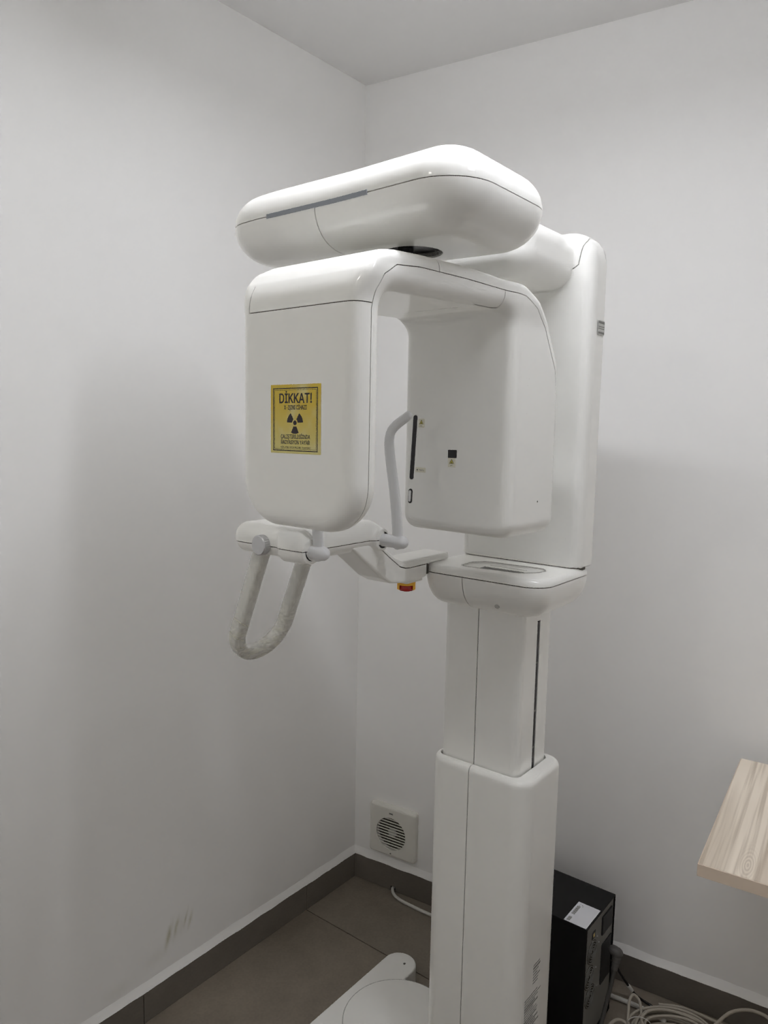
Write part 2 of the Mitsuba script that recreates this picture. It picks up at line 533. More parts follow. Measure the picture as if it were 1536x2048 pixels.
# floor tiles, each its own slab with a bevelled edge
TILE, JOINT = 0.60, 0.0035
for i in range(5):
    for j in range(-1, 5):
        x0, y1 = i * TILE - 0.01, -0.237 - (j - 1) * TILE
        cell = sg.box(x0 + JOINT / 2, y1 - TILE + JOINT / 2, x0 + TILE - JOINT / 2, y1 - JOINT / 2).intersection(room.buffer(-0.002))
        if cell.is_empty or cell.area < 0.004:
            continue
        put('floor', 'tile', mikit.ply(rounded_slab(cell, -0.010, 0.0, 0.0008, 2), 'm_tile' if (i * 3 + j) % 2 else 'm_tile_b'))

# skirting tiles along the two visible walls and the other two
SK_H = 0.085
labels['baseboard_left'] = {'kind': 'structure', 'label': 'dark grey tile skirting along the left wall'}
labels['baseboard_back'] = {'kind': 'structure', 'label': 'dark grey tile skirting along the rear wall'}
labels['baseboard_right'] = {'kind': 'structure', 'label': 'dark grey tile skirting along the right wall'}
labels['baseboard_front'] = {'kind': 'structure', 'label': 'dark grey tile skirting along the near wall'}
cuts = [c_bl[1] - 0.0105] + [-0.237 - k * TILE for k in range(4) if -0.237 - k * TILE > YF] + [YF + 0.001]
for a, b in zip(cuts[:-1], cuts[1:]):
    put('baseboard_left', 'tile', mikit.ply(block(-E_, 0.0, b + 0.0008, a - 0.0008, 0.0005, SK_H, 0.0012), 'm_skirting'))
M_BACK = axes([0, 0, 0], [*WALL_D, 0], [*WALL_N, 0], [0, 0, 1])
cuts = [s0 + 0.001, 0.70, 1.30, 1.90, s1 - 0.012]
for a, b in zip(cuts[:-1], cuts[1:]):
    if a < 0.15 < b:      # the tile is notched where the cable comes through
        m = solid(*[np.asarray(x) for x in (lambda q: (q.vertices, q.faces))(block(a + 0.0008, b - 0.0008, 0.0, E_, 0.0005, SK_H, 0.0012))]) - mbox(0.144, 0.163, -0.01, 0.02, -0.01, 0.017)
        put('baseboard_back', 'tile', flat(m, 'm_skirting', M_BACK))
        put('baseboard_back', 'cable_hole', flat(mbox(0.1445, 0.1625, 0.0075, 0.0095, 0.0006, 0.0165), 'm_black', M_BACK))
    else:
        put('baseboard_back', 'tile', mikit.ply(moved(block(a + 0.0008, b - 0.0008, 0.0, E_, 0.0005, SK_H, 0.0012), M_BACK), 'm_skirting'))
for a, b in ((YF + 0.012, -1.8), (-1.8, -1.2), (-1.2, -0.6), (-0.6, c_br[1] - 0.014)):
    put('baseboard_right', 'tile', mikit.ply(block(XR - E_, XR, a + 0.0008, b - 0.0008, 0.0005, SK_H, 0.0012), 'm_skirting'))
for a, b in ((0.012, 0.7), (0.7, 1.4), (1.4, 2.0), (2.0, XR - 0.012)):
    put('baseboard_front', 'tile', mikit.ply(block(a + 0.0008, b - 0.0008, YF, YF + E_, 0.0005, SK_H, 0.0012), 'm_skirting'))


# plaster bead that slopes from the wall down to the skirting's front edge
def bead(length, seed):
    n = int(length / 0.02)
    x = np.linspace(0, length, n)
    w = meshkit.fbm(np.stack([x * 14, x * 0 + seed, x * 0], 1), 3)
    top = SK_H + 0.024 + 0.007 * (w - 0.5)
    lip = 0.0095 + 0.003 * (meshkit.fbm(np.stack([x * 25, x * 0 + seed + 9, x * 0], 1), 3) - 0.5)
    sec = [np.stack([x, 0 * x + 0.0, 0 * x + SK_H - 0.004], 1), np.stack([x, lip, 0 * x + SK_H - 0.001], 1), np.stack([x, lip, 0 * x + SK_H + 0.0015], 1), np.stack([x, 0.35 * lip, SK_H + 0.55 * (top - SK_H)], 1), np.stack([x, 0 * x - 0.0005, top], 1)]
    k = len(sec)
    V = np.stack(sec, 1).reshape(-1, 3)
    F = []
    for i in range(n - 1):
        for j in range(k):
            a, b = i * k + j, i * k + (j + 1) % k
            F += [[a, b, b + k], [a, b + k, a + k]]
    F += [[0, j + 1, j] for j in range(1, k - 1)] + [[(n - 1) * k, (n - 1) * k + j, (n - 1) * k + j + 1] for j in range(1, k - 1)]
    return trimesh.Trimesh(V, F, process=False)


m = moved(bead(-YF + c_bl[1], 1.0), axes([-E_, c_bl[1], 0], [0, -1, 0], [1, 0, 0], [0, 0, 1]))
structure('trim_1', mikit.ply(m, 'm_wall', 40), 'white plaster bead on top of the left skirting')
m = moved(bead(s1 - s0, 5.0), axes([*c_bl, 0], [*WALL_D, 0], [*(-WALL_N), 0], [0, 0, 1]))
structure('trim_2', mikit.ply(m, 'm_wall', 40), 'white plaster bead on top of the rear skirting')

# ------------------------------------------------------------------ unseen ceiling lamp (above the frame, placed to light the machine and walls)
lx, ly = LAMP['centre']
hl, hw = LAMP['length'] / 2, LAMP['width'] / 2
t = thing('unseen_ceiling_lamp', 'unseen linear ceiling lamp above the x-ray machine', 'lamp')
zb = CEIL - LAMP['drop']
put(t, 'housing', mikit.ply(block(lx - hl - 0.02, lx + hl + 0.02, ly - hw - 0.004, ly + hw + 0.004, zb + 0.008, zb + 0.050, 0.004), 'm_shell_matt'))
for x in (lx - 0.4, lx + 0.4):
    put(t, 'stem', mikit.ply(cyl((x, ly, zb + 0.049), (x, ly, CEIL - 0.0005), 0.006, 12), 'm_shell_matt'))
d = trimesh.creation.box([2 * hl, 2 * hw, 0.010])
d.apply_translation([lx, ly, zb + 0.0035])
put(t, 'diffuser', {**mikit.ply(d, 'm_shell_matt'), 'emitter': {'type': 'area', 'radiance': rgb(*LAMP['radiance'])}}, 'glowing diffuser')

t = thing('added_fill_lamp', 'added round fill lamp on the ceiling behind the viewpoint', 'lamp')  # added fill light, brightens the faces turned to the camera
put(t, 'rim', mikit.ply(lathe([(0.085, 0.0), (0.11, 0.0), (0.11, 0.010), (0.085, 0.018)], place(0.72, -2.25, CEIL - 0.0185), 32), 'm_shell_matt', 40))
d = trimesh.creation.cylinder(0.084, 0.006, sections=32)
d.apply_translation([0.72, -2.25, CEIL - 0.012])
put(t, 'diffuser', {**mikit.ply(d, 'm_shell_matt'), 'emitter': {'type': 'area', 'radiance': rgb(24.0, 23.4, 21.6)}}, 'glowing diffuser')

# ------------------------------------------------------------------ the panoramic x-ray machine
XM = thing('panoramic_xray_machine', 'white panoramic dental x-ray machine standing on its column in the corner', 'x-ray machine')
AXY = (0.528, -0.457)
CY = -0.465                     # mid plane of the column
W = 'm_shell'

# base: floor bar, round cover and tongue to the column
bar = sg.LineString([(0.4125, -0.292), (0.4125, -0.640)]).buffer(0.0475, quad_segs=16)
disc = sg.Point(0.531, -0.4556).buffer(0.1398, quad_segs=32)
tongue = rect_poly(0.45, 0.95, -0.575, -0.345, 0.03)
put(XM, 'base', mikit.ply(rounded_slab(bar.union(disc).union(tongue).buffer(0.004, quad_segs=4).buffer(-0.004, quad_segs=4), 0.0, 0.049, 0.005, 4), W, 40))
put(XM, 'base_cover', mikit.ply(rounded_slab(disc.union(rect_poly(0.53, 0.95, -0.58, -0.34, 0.02)).buffer(-0.0015), 0.045, 0.0512, 0.0012, 3), W, 40))
q = [(0.531 + 0.1392 * math.cos(a), -0.4556 + 0.1392 * math.sin(a), 0.0495) for a in np.linspace(math.radians(70), math.radians(290), 60)]
put(XM, 'base_seam', mikit.ply(sweep(q, 0.0015, 6), 'm_button_grey', True), 'fine grey joint')
put(XM, 'base_screw', mikit.ply(cyl((0.4245, -0.283, 0.0485), (0.4245, -0.283, 0.0493), 0.0035, 16), 'm_gap'))

def rr2(x, y, x0, x1, y0, y1, rb, rt):
    r = np.where(y < (y0 + y1) / 2, rb, rt)
    qx, qy = np.abs(x - (x0 + x1) / 2) - ((x1 - x0) / 2 - r), np.abs(y - (y0 + y1) / 2) - ((y1 - y0) / 2 - r)
    return np.minimum(np.maximum(qx, qy), 0) + np.hypot(np.maximum(qx, 0), np.maximum(qy, 0)) - r


# telescopic column
G = 0.0010
f_low = lambda p: smax(rrect(p[:, 0], p[:, 1], 0.672, 0.912, -0.553, -0.377, 0.038) + 0.0, np.maximum(p[:, 2] - 0.834, 0.046 - p[:, 2]), 0.014)
V, F = nets(f_low, (0.66, -0.56, 0.04), (0.92, -0.37, 0.85), 0.006)
low = solid(V, F) - mpoly_z(rect_poly(0.6840, 0.8810, -0.5370, -0.3930, 0.018), 0.70, 0.9)
lab_f = f_low
put(XM, 'lower_column', shaded(low ^ mbox(0.5, 0.7742 - G, -1, 0, 0, 1.2), f_low, W))
put(XM, 'lower_column', shaded(low ^ mbox(0.7742 + G, 1.2, -1, 0, 0, 1.2), f_low, W))
put(XM, 'column_core', flat(mbox(0.72, 0.86, -0.5495, -0.40, 0.06, 0.70) + mbox(0.72, 0.85, -0.5305, -0.41, 0.70, 1.2), 'm_gap'))
f_up = lambda p: rbox(p, (0.7825, CY, 0.95), (0.0945, 0.068, 0.255), 0.016)
V, F = nets(f_up, (0.68, -0.54, 0.69), (0.885, -0.39, 1.21), 0.007)
up = solid(V, F) - mbox(0.868, 0.9, CY - 0.0025, CY + 0.0105, 0.71, 1.152)
put(XM, 'upper_column', shaded(up ^ mbox(0.5, 0.7742 - G, -1, 0, 0.7, 1.3), f_up, W))
put(XM, 'upper_column', shaded(up ^ mbox(0.7742 + G, 1.2, -1, 0, 0.7, 1.3), f_up, W))
slot = put(XM, 'cable_slot', flat(mbox(0.866, 0.8755, CY - 0.0015, CY + 0.0095, 0.72, 1.149), 'm_black'), 'long narrow black slot')
for z in (0.875, 0.955, 1.06):
    put(slot, 'tick', flat(mbox(0.875, 0.8764, CY - 0.001, CY + 0.009, z, z + 0.0025), 'm_ink_soft'))

# carriage: bowl, sloping rim plate with a dish and display
Z_SEAM = 1.251


def bowl2d(p, g):
    x0, x1, y0, y1 = 0.668 + 0.020 * g, 0.953 - 0.068 * g, -0.607 + 0.072 * g, -0.370 - 0.03 * g
    r = 0.045 - 0.02 * g
    qx, qy = np.abs(p[:, 0] - (x0 + x1) / 2) - ((x1 - x0) / 2 - r), np.abs(p[:, 1] - (y0 + y1) / 2) - ((y1 - y0) / 2 - r)
    return np.minimum(np.maximum(qx, qy), 0) + np.hypot(np.maximum(qx, 0), np.maximum(qy, 0)) - r


def f_bowl(p):
    w = np.clip((Z_SEAM + 0.004 - p[:, 2]) / 0.079, 0, 1)
    g = 1 - np.sqrt(np.maximum(1 - w ** 2.2, 0.004))
    body = smax(bowl2d(p, g), (Z_SEAM - 0.079) - p[:, 2] + 0.003, 0.012)
    d2 = bowl2d(p, np.zeros(len(p)))
    top = pill(d2, np.maximum(p[:, 2] - (Z_SEAM + 0.001), 0), 0.014, 0.0150, 2.2)
    f = np.where(p[:, 2] > Z_SEAM, top, np.maximum(body, -1))
    k = polysd(p[:, 0], p[:, 1], DISH)
    dish = np.maximum(k, (Z_SEAM + 0.0112) - p[:, 2])
    return smax(f, -dish, 0.004)


DISH = np.array(sg.Polygon([(0.748, -0.572), (0.745, -0.52), (0.765, -0.492), (0.89, -0.482), (0.908, -0.50), (0.902, -0.53), (0.875, -0.560)]).buffer(-0.018).buffer(0.018).exterior.coords)[:-1]
V, F = nets(f_bowl, (0.66, -0.615, 1.165), (0.96, -0.36, 1.27), 0.005)
bowl = solid(V, F)
put(XM, 'carriage_rim', shaded(bowl ^ mbox(0, 2, -2, 0, Z_SEAM + G, 2), f_bowl, W))
put(XM, 'carriage_bowl', shaded(bowl ^ mbox(0, 0.7765 - G, -2, 0, 1, Z_SEAM - G), f_bowl, W))
put(XM, 'carriage_bowl', shaded(bowl ^ mbox(0.7765 + G, 2, -2, 0, 1, Z_SEAM - G), f_bowl, W))
put(XM, 'carriage_core', flat(solid(shell_of(V, F, f_bowl, 0.004), F), 'm_gap'))
z = Z_SEAM + 0.0110
q = [(x, y, Z_SEAM + 0.0155) for x, y in DISH]
put(XM, 'dish_edge', mikit.ply(sweep(q, 0.0007, 5, closed=True), 'm_button_grey', True))
dsp = put(XM, 'display', mikit.ply(block(0.7815, 0.8715, -0.5460, -0.5275, z - 0.002, z + 0.0012, 0.0008), 'm_display'), 'dark grey control strip')
for k in range(7):
    x = 0.788 + k * 0.0115
    put(dsp, 'key', mikit.ply(block(x, x + 0.007, -0.5425, -0.5315, z + 0.0008, z + 0.0018, 0.0005), 'm_ink_soft'))
put(XM, 'control_groove', mikit.ply(block(0.7815, 0.8670, -0.5060, -0.5035, z - 0.001, z + 0.0006, 0.0004), 'm_button_grey'))
put(XM, 'carriage_screw', mikit.ply(cyl((0.849, -0.580, 1.2055), (0.849, -0.5915, 1.2000), 0.005, 18), 'm_button_grey', 40), 'grey screw cap')

# tower above the carriage, and the neck that carries the head
f_tower = lambda p: smax(smax(rr2(p[:, 0], p[:, 1], 0.668, 0.957, -0.450, -0.384, 0.027, 0.007), p[:, 2] - 2.2, 0.01), rrect(p[:, 0], p[:, 2], 0.660, 0.965, 1.0, 1.934, 0.072), 0.022)
f_neck = lambda p: rbox(p, (0.808, -0.52, 1.878), (0.104, 0.125, 0.054), 0.044)
f_tn = lambda p: smin(np.maximum(f_tower(p), 1.2688 - p[:, 2]), f_neck(p), 0.004)
V, F = nets(f_tn, (0.66, -0.65, 1.26), (0.965, -0.38, 1.94), 0.006)
tn = solid(V, F)


def prism_y(pts, y0, y1):
    """A polygon given in (x, z), extruded along y."""
    p = sg.polygon.orient(sg.Polygon(pts))
    m = m3.CrossSection([np.array(p.exterior.coords)[:-1]]).extrude(y1 - y0)
    return m.transform(np.array([[1, 0, 0, 0], [0, 0, -1, y1], [0, 1, 0, 0]], float))


# the neck's cover ends in a curve on the tower's shoulder
NECK = [(0.70, 1.8265), (0.8768, 1.8265), (0.8975, 1.8389), (0.9072, 1.8541), (0.910, 1.8604), (0.922, 1.8686), (0.9261, 1.8897), (0.930, 1.902), (0.9364, 1.912), (0.9364, 2.0), (0.60, 2.0), (0.60, 1.8265)]
neck_cut = prism_y([tuple(q) for q in np.array(sg.Polygon(NECK).buffer(-G, join_style='mitre').exterior.coords)[:-1]], -0.70, -0.34)
neck_grow = prism_y([tuple(q) for q in np.array(sg.Polygon(NECK).buffer(G, join_style='mitre').exterior.coords)[:-1]], -0.70, -0.34)
whole_neck = mbox(0.3, 1.2, -0.70, -0.4540, 1.0, 2.2)
put(XM, 'neck', shaded(tn ^ (neck_cut + whole_neck), f_tn, W))
put(XM, 'tower', shaded(tn - (neck_grow + whole_neck), f_tn, W))
put(XM, 'tower_core', flat(solid(shell_of(V, F, f_tn, 0.004), F) + mpoly_z(rect_poly(0.6750, 0.9495, -0.4430, -0.391, 0.022), 1.262, 1.30), 'm_gap'))
lt = put(XM, 'tower_label', mikit.ply(moved(rounded_slab(rect_poly(-0.016, 0.016, -0.014, 0.014, 0.002), 0, 0.0004, 0.0001, 1), axes([0.9568, -0.4070, 1.7500], [0, 1, 0], [0, 0, 1], [1, 0, 0])), 'm_button_grey'), 'small grey label')
for k, (dz, h) in enumerate(((0.010, 0.0045), (0.002, 0.0015), (-0.002, 0.0015), (-0.010, 0.004))):
    put(lt, 'print', mikit.ply(moved(trimesh.creation.box([0.029, h, 0.0002]), axes([0.9574, -0.4070, 1.7500 + dz], [0, 1, 0], [0, 0, 1], [1, 0, 0])), 'm_ink_soft'))

# head, C-arm and patient rest are drawn about the rotation axis in drawing units of 0.735 m; DM sets them at their real size and place
DK = 0.735
DM = np.eye(4)
DM[:3, :3] *= DK
DM[:3, 3] = np.array([0.8022, -0.8301, 1.8352]) - DK * np.array([0.528, -0.457, 1.938])
md = lambda m: moved(m, DM)

# head: a big rounded slab that widens towards one end
HEAD = np.array(sg.Polygon([(0.055, -0.457 - 0.160), (0.20, -0.457 - 0.176), (0.45, -0.457 - 0.181), (0.64, -0.457 - 0.194), (0.72, -0.457 - 0.199), (0.784, -0.457 - 0.19),
                            (0.784, -0.457 + 0.19), (0.72, -0.457 + 0.199), (0.64, -0.457 + 0.194), (0.45, -0.457 + 0.181), (0.20, -0.457 + 0.176), (0.055, -0.457 + 0.160)])
                .buffer(-0.105).buffer(0.105, quad_segs=10).simplify(0.0006).exterior.coords)[:-1]
ZH = 2.020


def f_head(p):
    return pill(polysd(p[:, 0], p[:, 1], HEAD), p[:, 2] - (ZH + 0.001), 0.10, np.where(p[:, 2] > ZH, 0.084, 0.083), 2.25)


f_head_ = lambda p: (lambda q, w: ((q ** 2.05 + w ** 2.05) ** (1 / 2.05) - 1) * 0.08)(np.maximum(polysd(p[:, 0], p[:, 1], HEAD) + 0.10, 0) / 0.10, np.abs(p[:, 2] - ZH) / 0.083)
V, F = nets(f_head_, (0.05, -0.66, 1.93), (0.79, -0.25, 2.11), 0.0075)
head = solid(V, F)
rec = cyl((0.528, -0.457, 1.90), (0.528, -0.457, 1.958), 0.066, 48)
recess = solid(rec.vertices, rec.faces)
put(XM, 'head_upper_shell', shaded(head ^ mbox(0, 1, -1, 0, ZH + G, 3), f_head_, W, DM))
under = (head ^ mbox(0, 1, -1, 0, 1.8, ZH - G)) - recess
put(XM, 'head_lower_shell', shaded(under ^ prism_y([(0.0, 1.8), (0.380 - G, 1.8), (0.391 - G, 1.99), (0.391 - G, 2.2), (0.0, 2.2)], -1, 0), f_head_, W, DM))
put(XM, 'head_lower_shell', shaded(under ^ prism_y([(1.0, 1.8), (0.380 + G, 1.8), (0.391 + G, 1.99), (0.391 + G, 2.2), (1.0, 2.2)], -1, 0), f_head_, W, DM))
put(XM, 'head_core', flat(solid(shell_of(V, F, f_head_, 0.004), F) - recess, 'm_gap', DM))
put(XM, 'rotation_recess', mikit.ply(md(cyl((0.528, -0.457, 1.950), (0.528, -0.457, 1.957), 0.0655, 40)), 'm_black'), 'black round recess')
put(XM, 'rotation_shaft', mikit.ply(md(cyl((0.500, -0.450, 1.870), (0.500, -0.450, 1.952), 0.018, 32)), 'm_dark', 40), 'black shaft')
f_strip = lambda p: f_head_(p) - 0.0016
Vs, Fs = nets(f_strip, (0.05, -0.66, 1.93), (0.79, -0.25, 2.11), 0.009)
put(XM, 'head_trim_strip', shaded(solid(Vs, Fs) ^ mbox(0.238, 0.545, -0.8, -0.55, ZH - 0.0048, ZH + 0.0048), f_strip, 'm_trim_grey', DM), 'grey trim strip on the seam')

# C-arm (turned 3 degrees about the rotation axis): sensor side, bridge, tube side; u along the housings, v across, z up
YC = math.radians(3)
MC = np.eye(4)
MC[:3, 0], MC[:3, 1], MC[:3, 3] = (math.cos(YC), -math.sin(YC), 0), (math.sin(YC), math.cos(YC), 0), (*AXY, 0)
MC = DM @ MC
OUTER = np.array(sg.Polygon([(-0.330, 1.2), (-0.330, 1.750), (-0.318, 1.796), (-0.293, 1.842), (-0.268, 1.870), (-0.232, 1.890), (-0.19, 1.899), (-0.12, 1.902), (0.0, 1.899), (0.10, 1.890), (0.19, 1.876), (0.25, 1.852), (0.312, 1.806), (0.372, 1.705),
                             (0.381, 1.66), (0.387, 1.49), (0.387, 1.2)]).buffer(-0.03).buffer(0.03).exterior.coords)[:-1]
OUTER = np.array(sg.Polygon(OUTER).buffer(-0.045).buffer(0.045, quad_segs=14).simplify(0.0002).exterior.coords)[:-1]


def f_arm(p):
    u, v, z = p.T
    panel = pill(rr2(u, z, -0.233, 0.1215, 1.330, 2.05, 0.105, 0.02), v + 0.271, 0.045, 0.040, 2.5)
    panel = smax(panel, rr2(u, z, -0.2440, 0.1330, 1.30, 1.900, 0.02, 0.078), 0.030)
    k = np.clip((v + 0.25) / 0.45, 0, 1)                       # the bridge swings over from the sensor side to the tube side
    lo_, hi_ = -0.225 + 0.06 * k, 0.1215 + 0.05 * k
    c, h = (lo_ + hi_) / 2, (hi_ - lo_) / 2
    bridge = rbox(np.stack([u - c, v, z], 1) * 1.0, (0, 0.03, 1.8600), (0.17, 0.335, 0.0420), 0.034) + (0.17 - h) * (np.abs(u - c) > h - 0.033)
    tube = smax(rr2(u, z, -0.155, 0.176, 1.284, 1.99, 0.040, 0.02), np.maximum(0.16 - v, v - 0.383), 0.030)
    f = smin(smin(panel, bridge, 0.05), tube, 0.05)
    return smax(f, polysd(v, z, OUTER), 0.018)


V, F = nets(f_arm, (-0.25, -0.32, 1.28), (0.19, 0.395, 1.895), 0.0062)
arm = solid(V, F)
SEAM = [(-0.268, 1.0), (-0.268, 1.770), (-0.262, 1.806), (-0.245, 1.838), (-0.205, 1.862), (-0.14, 1.867), (0.0, 1.864), (0.12, 1.858), (0.185, 1.850), (0.24, 1.829), (0.293, 1.790), (0.350, 1.695),
        (0.359, 1.655), (0.364, 1.49), (0.364, 1.0)]


def grown(poly, d):
    return [tuple(q) for q in np.array(sg.Polygon(poly).buffer(d, join_style='mitre').exterior.coords)[:-1]]


inner = mpoly_x(grown(SEAM, -G), -0.4, 0.4)
outer = arm - mpoly_x(grown(SEAM, G), -0.4, 0.4)
inn = arm ^ inner
tube_zone = mbox(-0.4, 0.4, 0.06, 0.5, 1.0, 1.819) + mbox(0.118, 0.4, 0.128, 0.5, 1.0, 1.9)
tube_grow = mbox(-0.4, 0.4, 0.06 - G, 0.5, 1.0, 1.819 + 2 * G) + mbox(0.118 - 2 * G, 0.4, 0.128 - 2 * G, 0.5, 1.0, 1.9)
front_zone = mbox(-0.4, 0.4, -0.5, 0.0, 1.0, 1.782 - G) + mbox(-0.4, -0.196 - G, -0.5, 0.0, 1.0, 1.840)
front_grow = mbox(-0.4, 0.4, -0.5, 0.0, 1.0, 1.782 + G) + mbox(-0.4, -0.196 + G, -0.5, 0.0, 1.0, 1.840)
left_half = mbox(-0.4, 0.4, -0.5, -0.085 - G, 1.0, 2.0)
put(XM, 'sensor_cover', shaded(outer ^ front_zone, f_arm, W, MC))
put(XM, 'arm_top_cover', shaded((outer ^ left_half) - front_grow, f_arm, W, MC))
put(XM, 'arm_rear_cover', shaded(outer ^ mbox(-0.4, 0.4, -0.085 + G, 0.6, 1.0, 2.0), f_arm, W, MC))
put(XM, 'arm_lining', shaded(inn - tube_grow, f_arm, W, MC))
put(XM, 'tube_housing', shaded(inn ^ tube_zone, f_arm, W, MC))
put(XM, 'arm_core', flat(solid(shell_of(V, F, f_arm, 0.004), F), 'm_gap', MC))


def on_face(u, v, z):
    """Frame on a housing face that looks along -v: x along u, y up, z out of the face."""
    o = xform(MC, np.array([[u, v, z]]))[0]
    return axes(o, MC[:3, 0], MC[:3, 2], -MC[:3, 1])


def on_side(u, v, z):
    """Frame on the side that looks along +u."""
    o = xform(MC, np.array([[u, v, z]]))[0]
    return axes(o, MC[:3, 1], MC[:3, 2], MC[:3, 0])


def plate(x0, x1, y0, y1, r, h, M, mat, z0=0.0):
    return mikit.ply(moved(rounded_slab(rect_poly(x0, x1, y0, y1, r, 4), z0, h, min(r, h - z0) * 0.3, 1), M), mat)


# yellow warning sign on the sensor cover
VP = -0.3113
sw, sh = 0.0755, 0.0705
MS = on_face(-0.0478, VP, 1.559)
MS[:3, :3] = MS[:3, :3] @ np.array([[math.cos(0.004), -math.sin(0.004), 0], [math.sin(0.004), math.cos(0.004), 0], [0, 0, 1]])
sign = put(XM, 'warning_sign', plate(-sw, sw, -sh, sh, 0.001, 0.0006, MS, 'm_sign', -0.0006), 'yellow radiation warning sign')


def ring_frame(w, h, t):
    return [trimesh.creation.box([2 * w, t, 0.0003], transform=trimesh.transformations.translation_matrix([0, y, 0])) for y in (h - t / 2, -h + t / 2)] + \
           [trimesh.creation.box([t, 2 * h, 0.0003], transform=trimesh.transformations.translation_matrix([x, 0, 0])) for x in (w - t / 2, -w + t / 2)]


up_ = lambda M, dx, dy, dz: M @ trimesh.transformations.translation_matrix([dx, dy, dz])
put(sign, 'border', mikit.ply(moved(cat(ring_frame(0.0672, 0.0645, 0.0020)), up_(MS, 0, -0.001, 0.0008)), 'm_ink'))
put(sign, 'border', mikit.ply(moved(cat(ring_frame(0.0632, 0.0605, 0.0007)), up_(MS, 0, -0.001, 0.0008)), 'm_ink'))
for txt, hgt, y, width, bold in (('DİKKAT!', 0.0190, 0.0340, 0.098, True), ('X-IŞINI CİHAZI', 0.0085, 0.0205, 0.068, True), ('ÇALIŞTIRILDIĞINDA', 0.0082, -0.0388, 0.088, True),
                                 ('RADYASYON YAYAR', 0.0082, -0.0502, 0.087, True), ('YÜKLEME DÜZENLEME DURUMU', 0.0036, -0.0585, 0.090, False)):
    tm = meshkit.text_mesh(txt, hgt, 0.0003, bold)
    sx = width / (tm.bounds[1, 0] - tm.bounds[0, 0])
    tm.apply_scale([sx, 1, 1])
    tm.apply_translation([-(tm.bounds[0, 0] + tm.bounds[1, 0]) / 2, y, 0])
    put(sign, 'lettering', mikit.ply(moved(tm, up_(MS, 0.001, -0.001, 0.0006)), 'm_ink'))
trefoil = sg.Point(0, 0).buffer(0.0052)
for a in (30, 150, 270):
    w = [(0.0085 * math.cos(math.radians(x)), 0.0085 * math.sin(math.radians(x))) for x in np.linspace(a - 28, a + 28, 8)]
    w += [(0.0245 * math.cos(math.radians(x)), 0.0245 * math.sin(math.radians(x))) for x in np.linspace(a + 28, a - 28, 12)]
    trefoil = trefoil.union(sg.Polygon(w))
trefoil = sa.scale(trefoil, 0.98, 0.92, origin=(0, 0))
put(sign, 'radiation_symbol', mikit.ply(moved(cat([trimesh.creation.extrude_polygon(g, 0.0003, engine='earcut') for g in trefoil.geoms]), up_(MS, 0.0, -0.0075, 0.0006)), 'm_ink'))

# tube housing: laser window, indicator, stickers
VT = 0.1596
slot_l = put(XM, 'laser_slot', mikit.ply(moved(rounded_slab(sg.LineString([(-0.0042, -0.0765), (0.0042, 0.0765)]).buffer(0.0066, quad_segs=8), -0.004, 0.0004, 0.0002, 1), on_face(-0.1165, VT, 1.4945)), 'm_black'), 'long black laser slot')
lens = put(XM, 'indicator_window', mikit.ply(moved(rounded_slab(sg.LineString([(-0.0006, -0.0125), (0.0006, 0.0125)]).buffer(0.0066, quad_segs=8), -0.004, 0.0006, 0.0002, 1), on_face(-0.1235, VT, 1.3683)), 'm_black'), 'small oval window with a black rim')
put(lens, 'lens', mikit.ply(moved(rounded_slab(sg.LineString([(-0.0005, -0.011), (0.0005, 0.011)]).buffer(0.0040, quad_segs=8), 0.0004, 0.0022, 0.0010, 3), on_face(-0.1243, VT, 1.3683)), 'm_chrome', 40))
put(XM, 'laser_window', plate(-0.0134, 0.0134, -0.0101, 0.0101, 0.0018, 0.0005, on_face(0.0075, VT, 1.4826), 'm_black', -0.003), 'black rectangular window')


def laser_sticker(u, z, w, h):
    M = on_face(u, VT, z)
    st = put(XM, 'laser_sticker', plate(-w, w, -h, h, 0.0018, 0.0005, M, 'm_label_cream', -0.001), 'small cream laser warning sticker')
    b = 0.66 * w
    tri_ = sg.Polygon([(-b, -0.25 * h), (b, -0.25 * h), (0, 0.78 * h)])
    put(st, 'triangle_border', mikit.ply(moved(trimesh.creation.extrude_polygon(tri_, 0.0002, engine='earcut'), up_(M, 0, 0, 0.0005)), 'm_ink'))
    put(st, 'triangle', mikit.ply(moved(trimesh.creation.extrude_polygon(tri_.buffer(-0.0011), 0.0002, engine='earcut'), up_(M, 0, 0, 0.0007)), 'm_warning_yellow'))
    star = sg.Point(0, 0).buffer(0.0011)
    for a in range(0, 360, 45):
        star = star.union(sg.LineString([(0, 0), (0.0026 * math.cos(math.radians(a)), 0.0026 * math.sin(math.radians(a)))]).buffer(0.0003, cap_style='flat'))
    put(st, 'laser_symbol', mikit.ply(moved(trimesh.creation.extrude_polygon(star, 0.0002, engine='earcut'), up_(M, 0, 0.02 * h, 0.0009)), 'm_ink'))
    tm = meshkit.text_mesh('Laser', 0.0020, 0.0002)
    tm.apply_translation([-(tm.bounds[0, 0] + tm.bounds[1, 0]) / 2, -0.72 * h, 0.0005])
    put(st, 'lettering', mikit.ply(moved(tm, M), 'm_ink'))


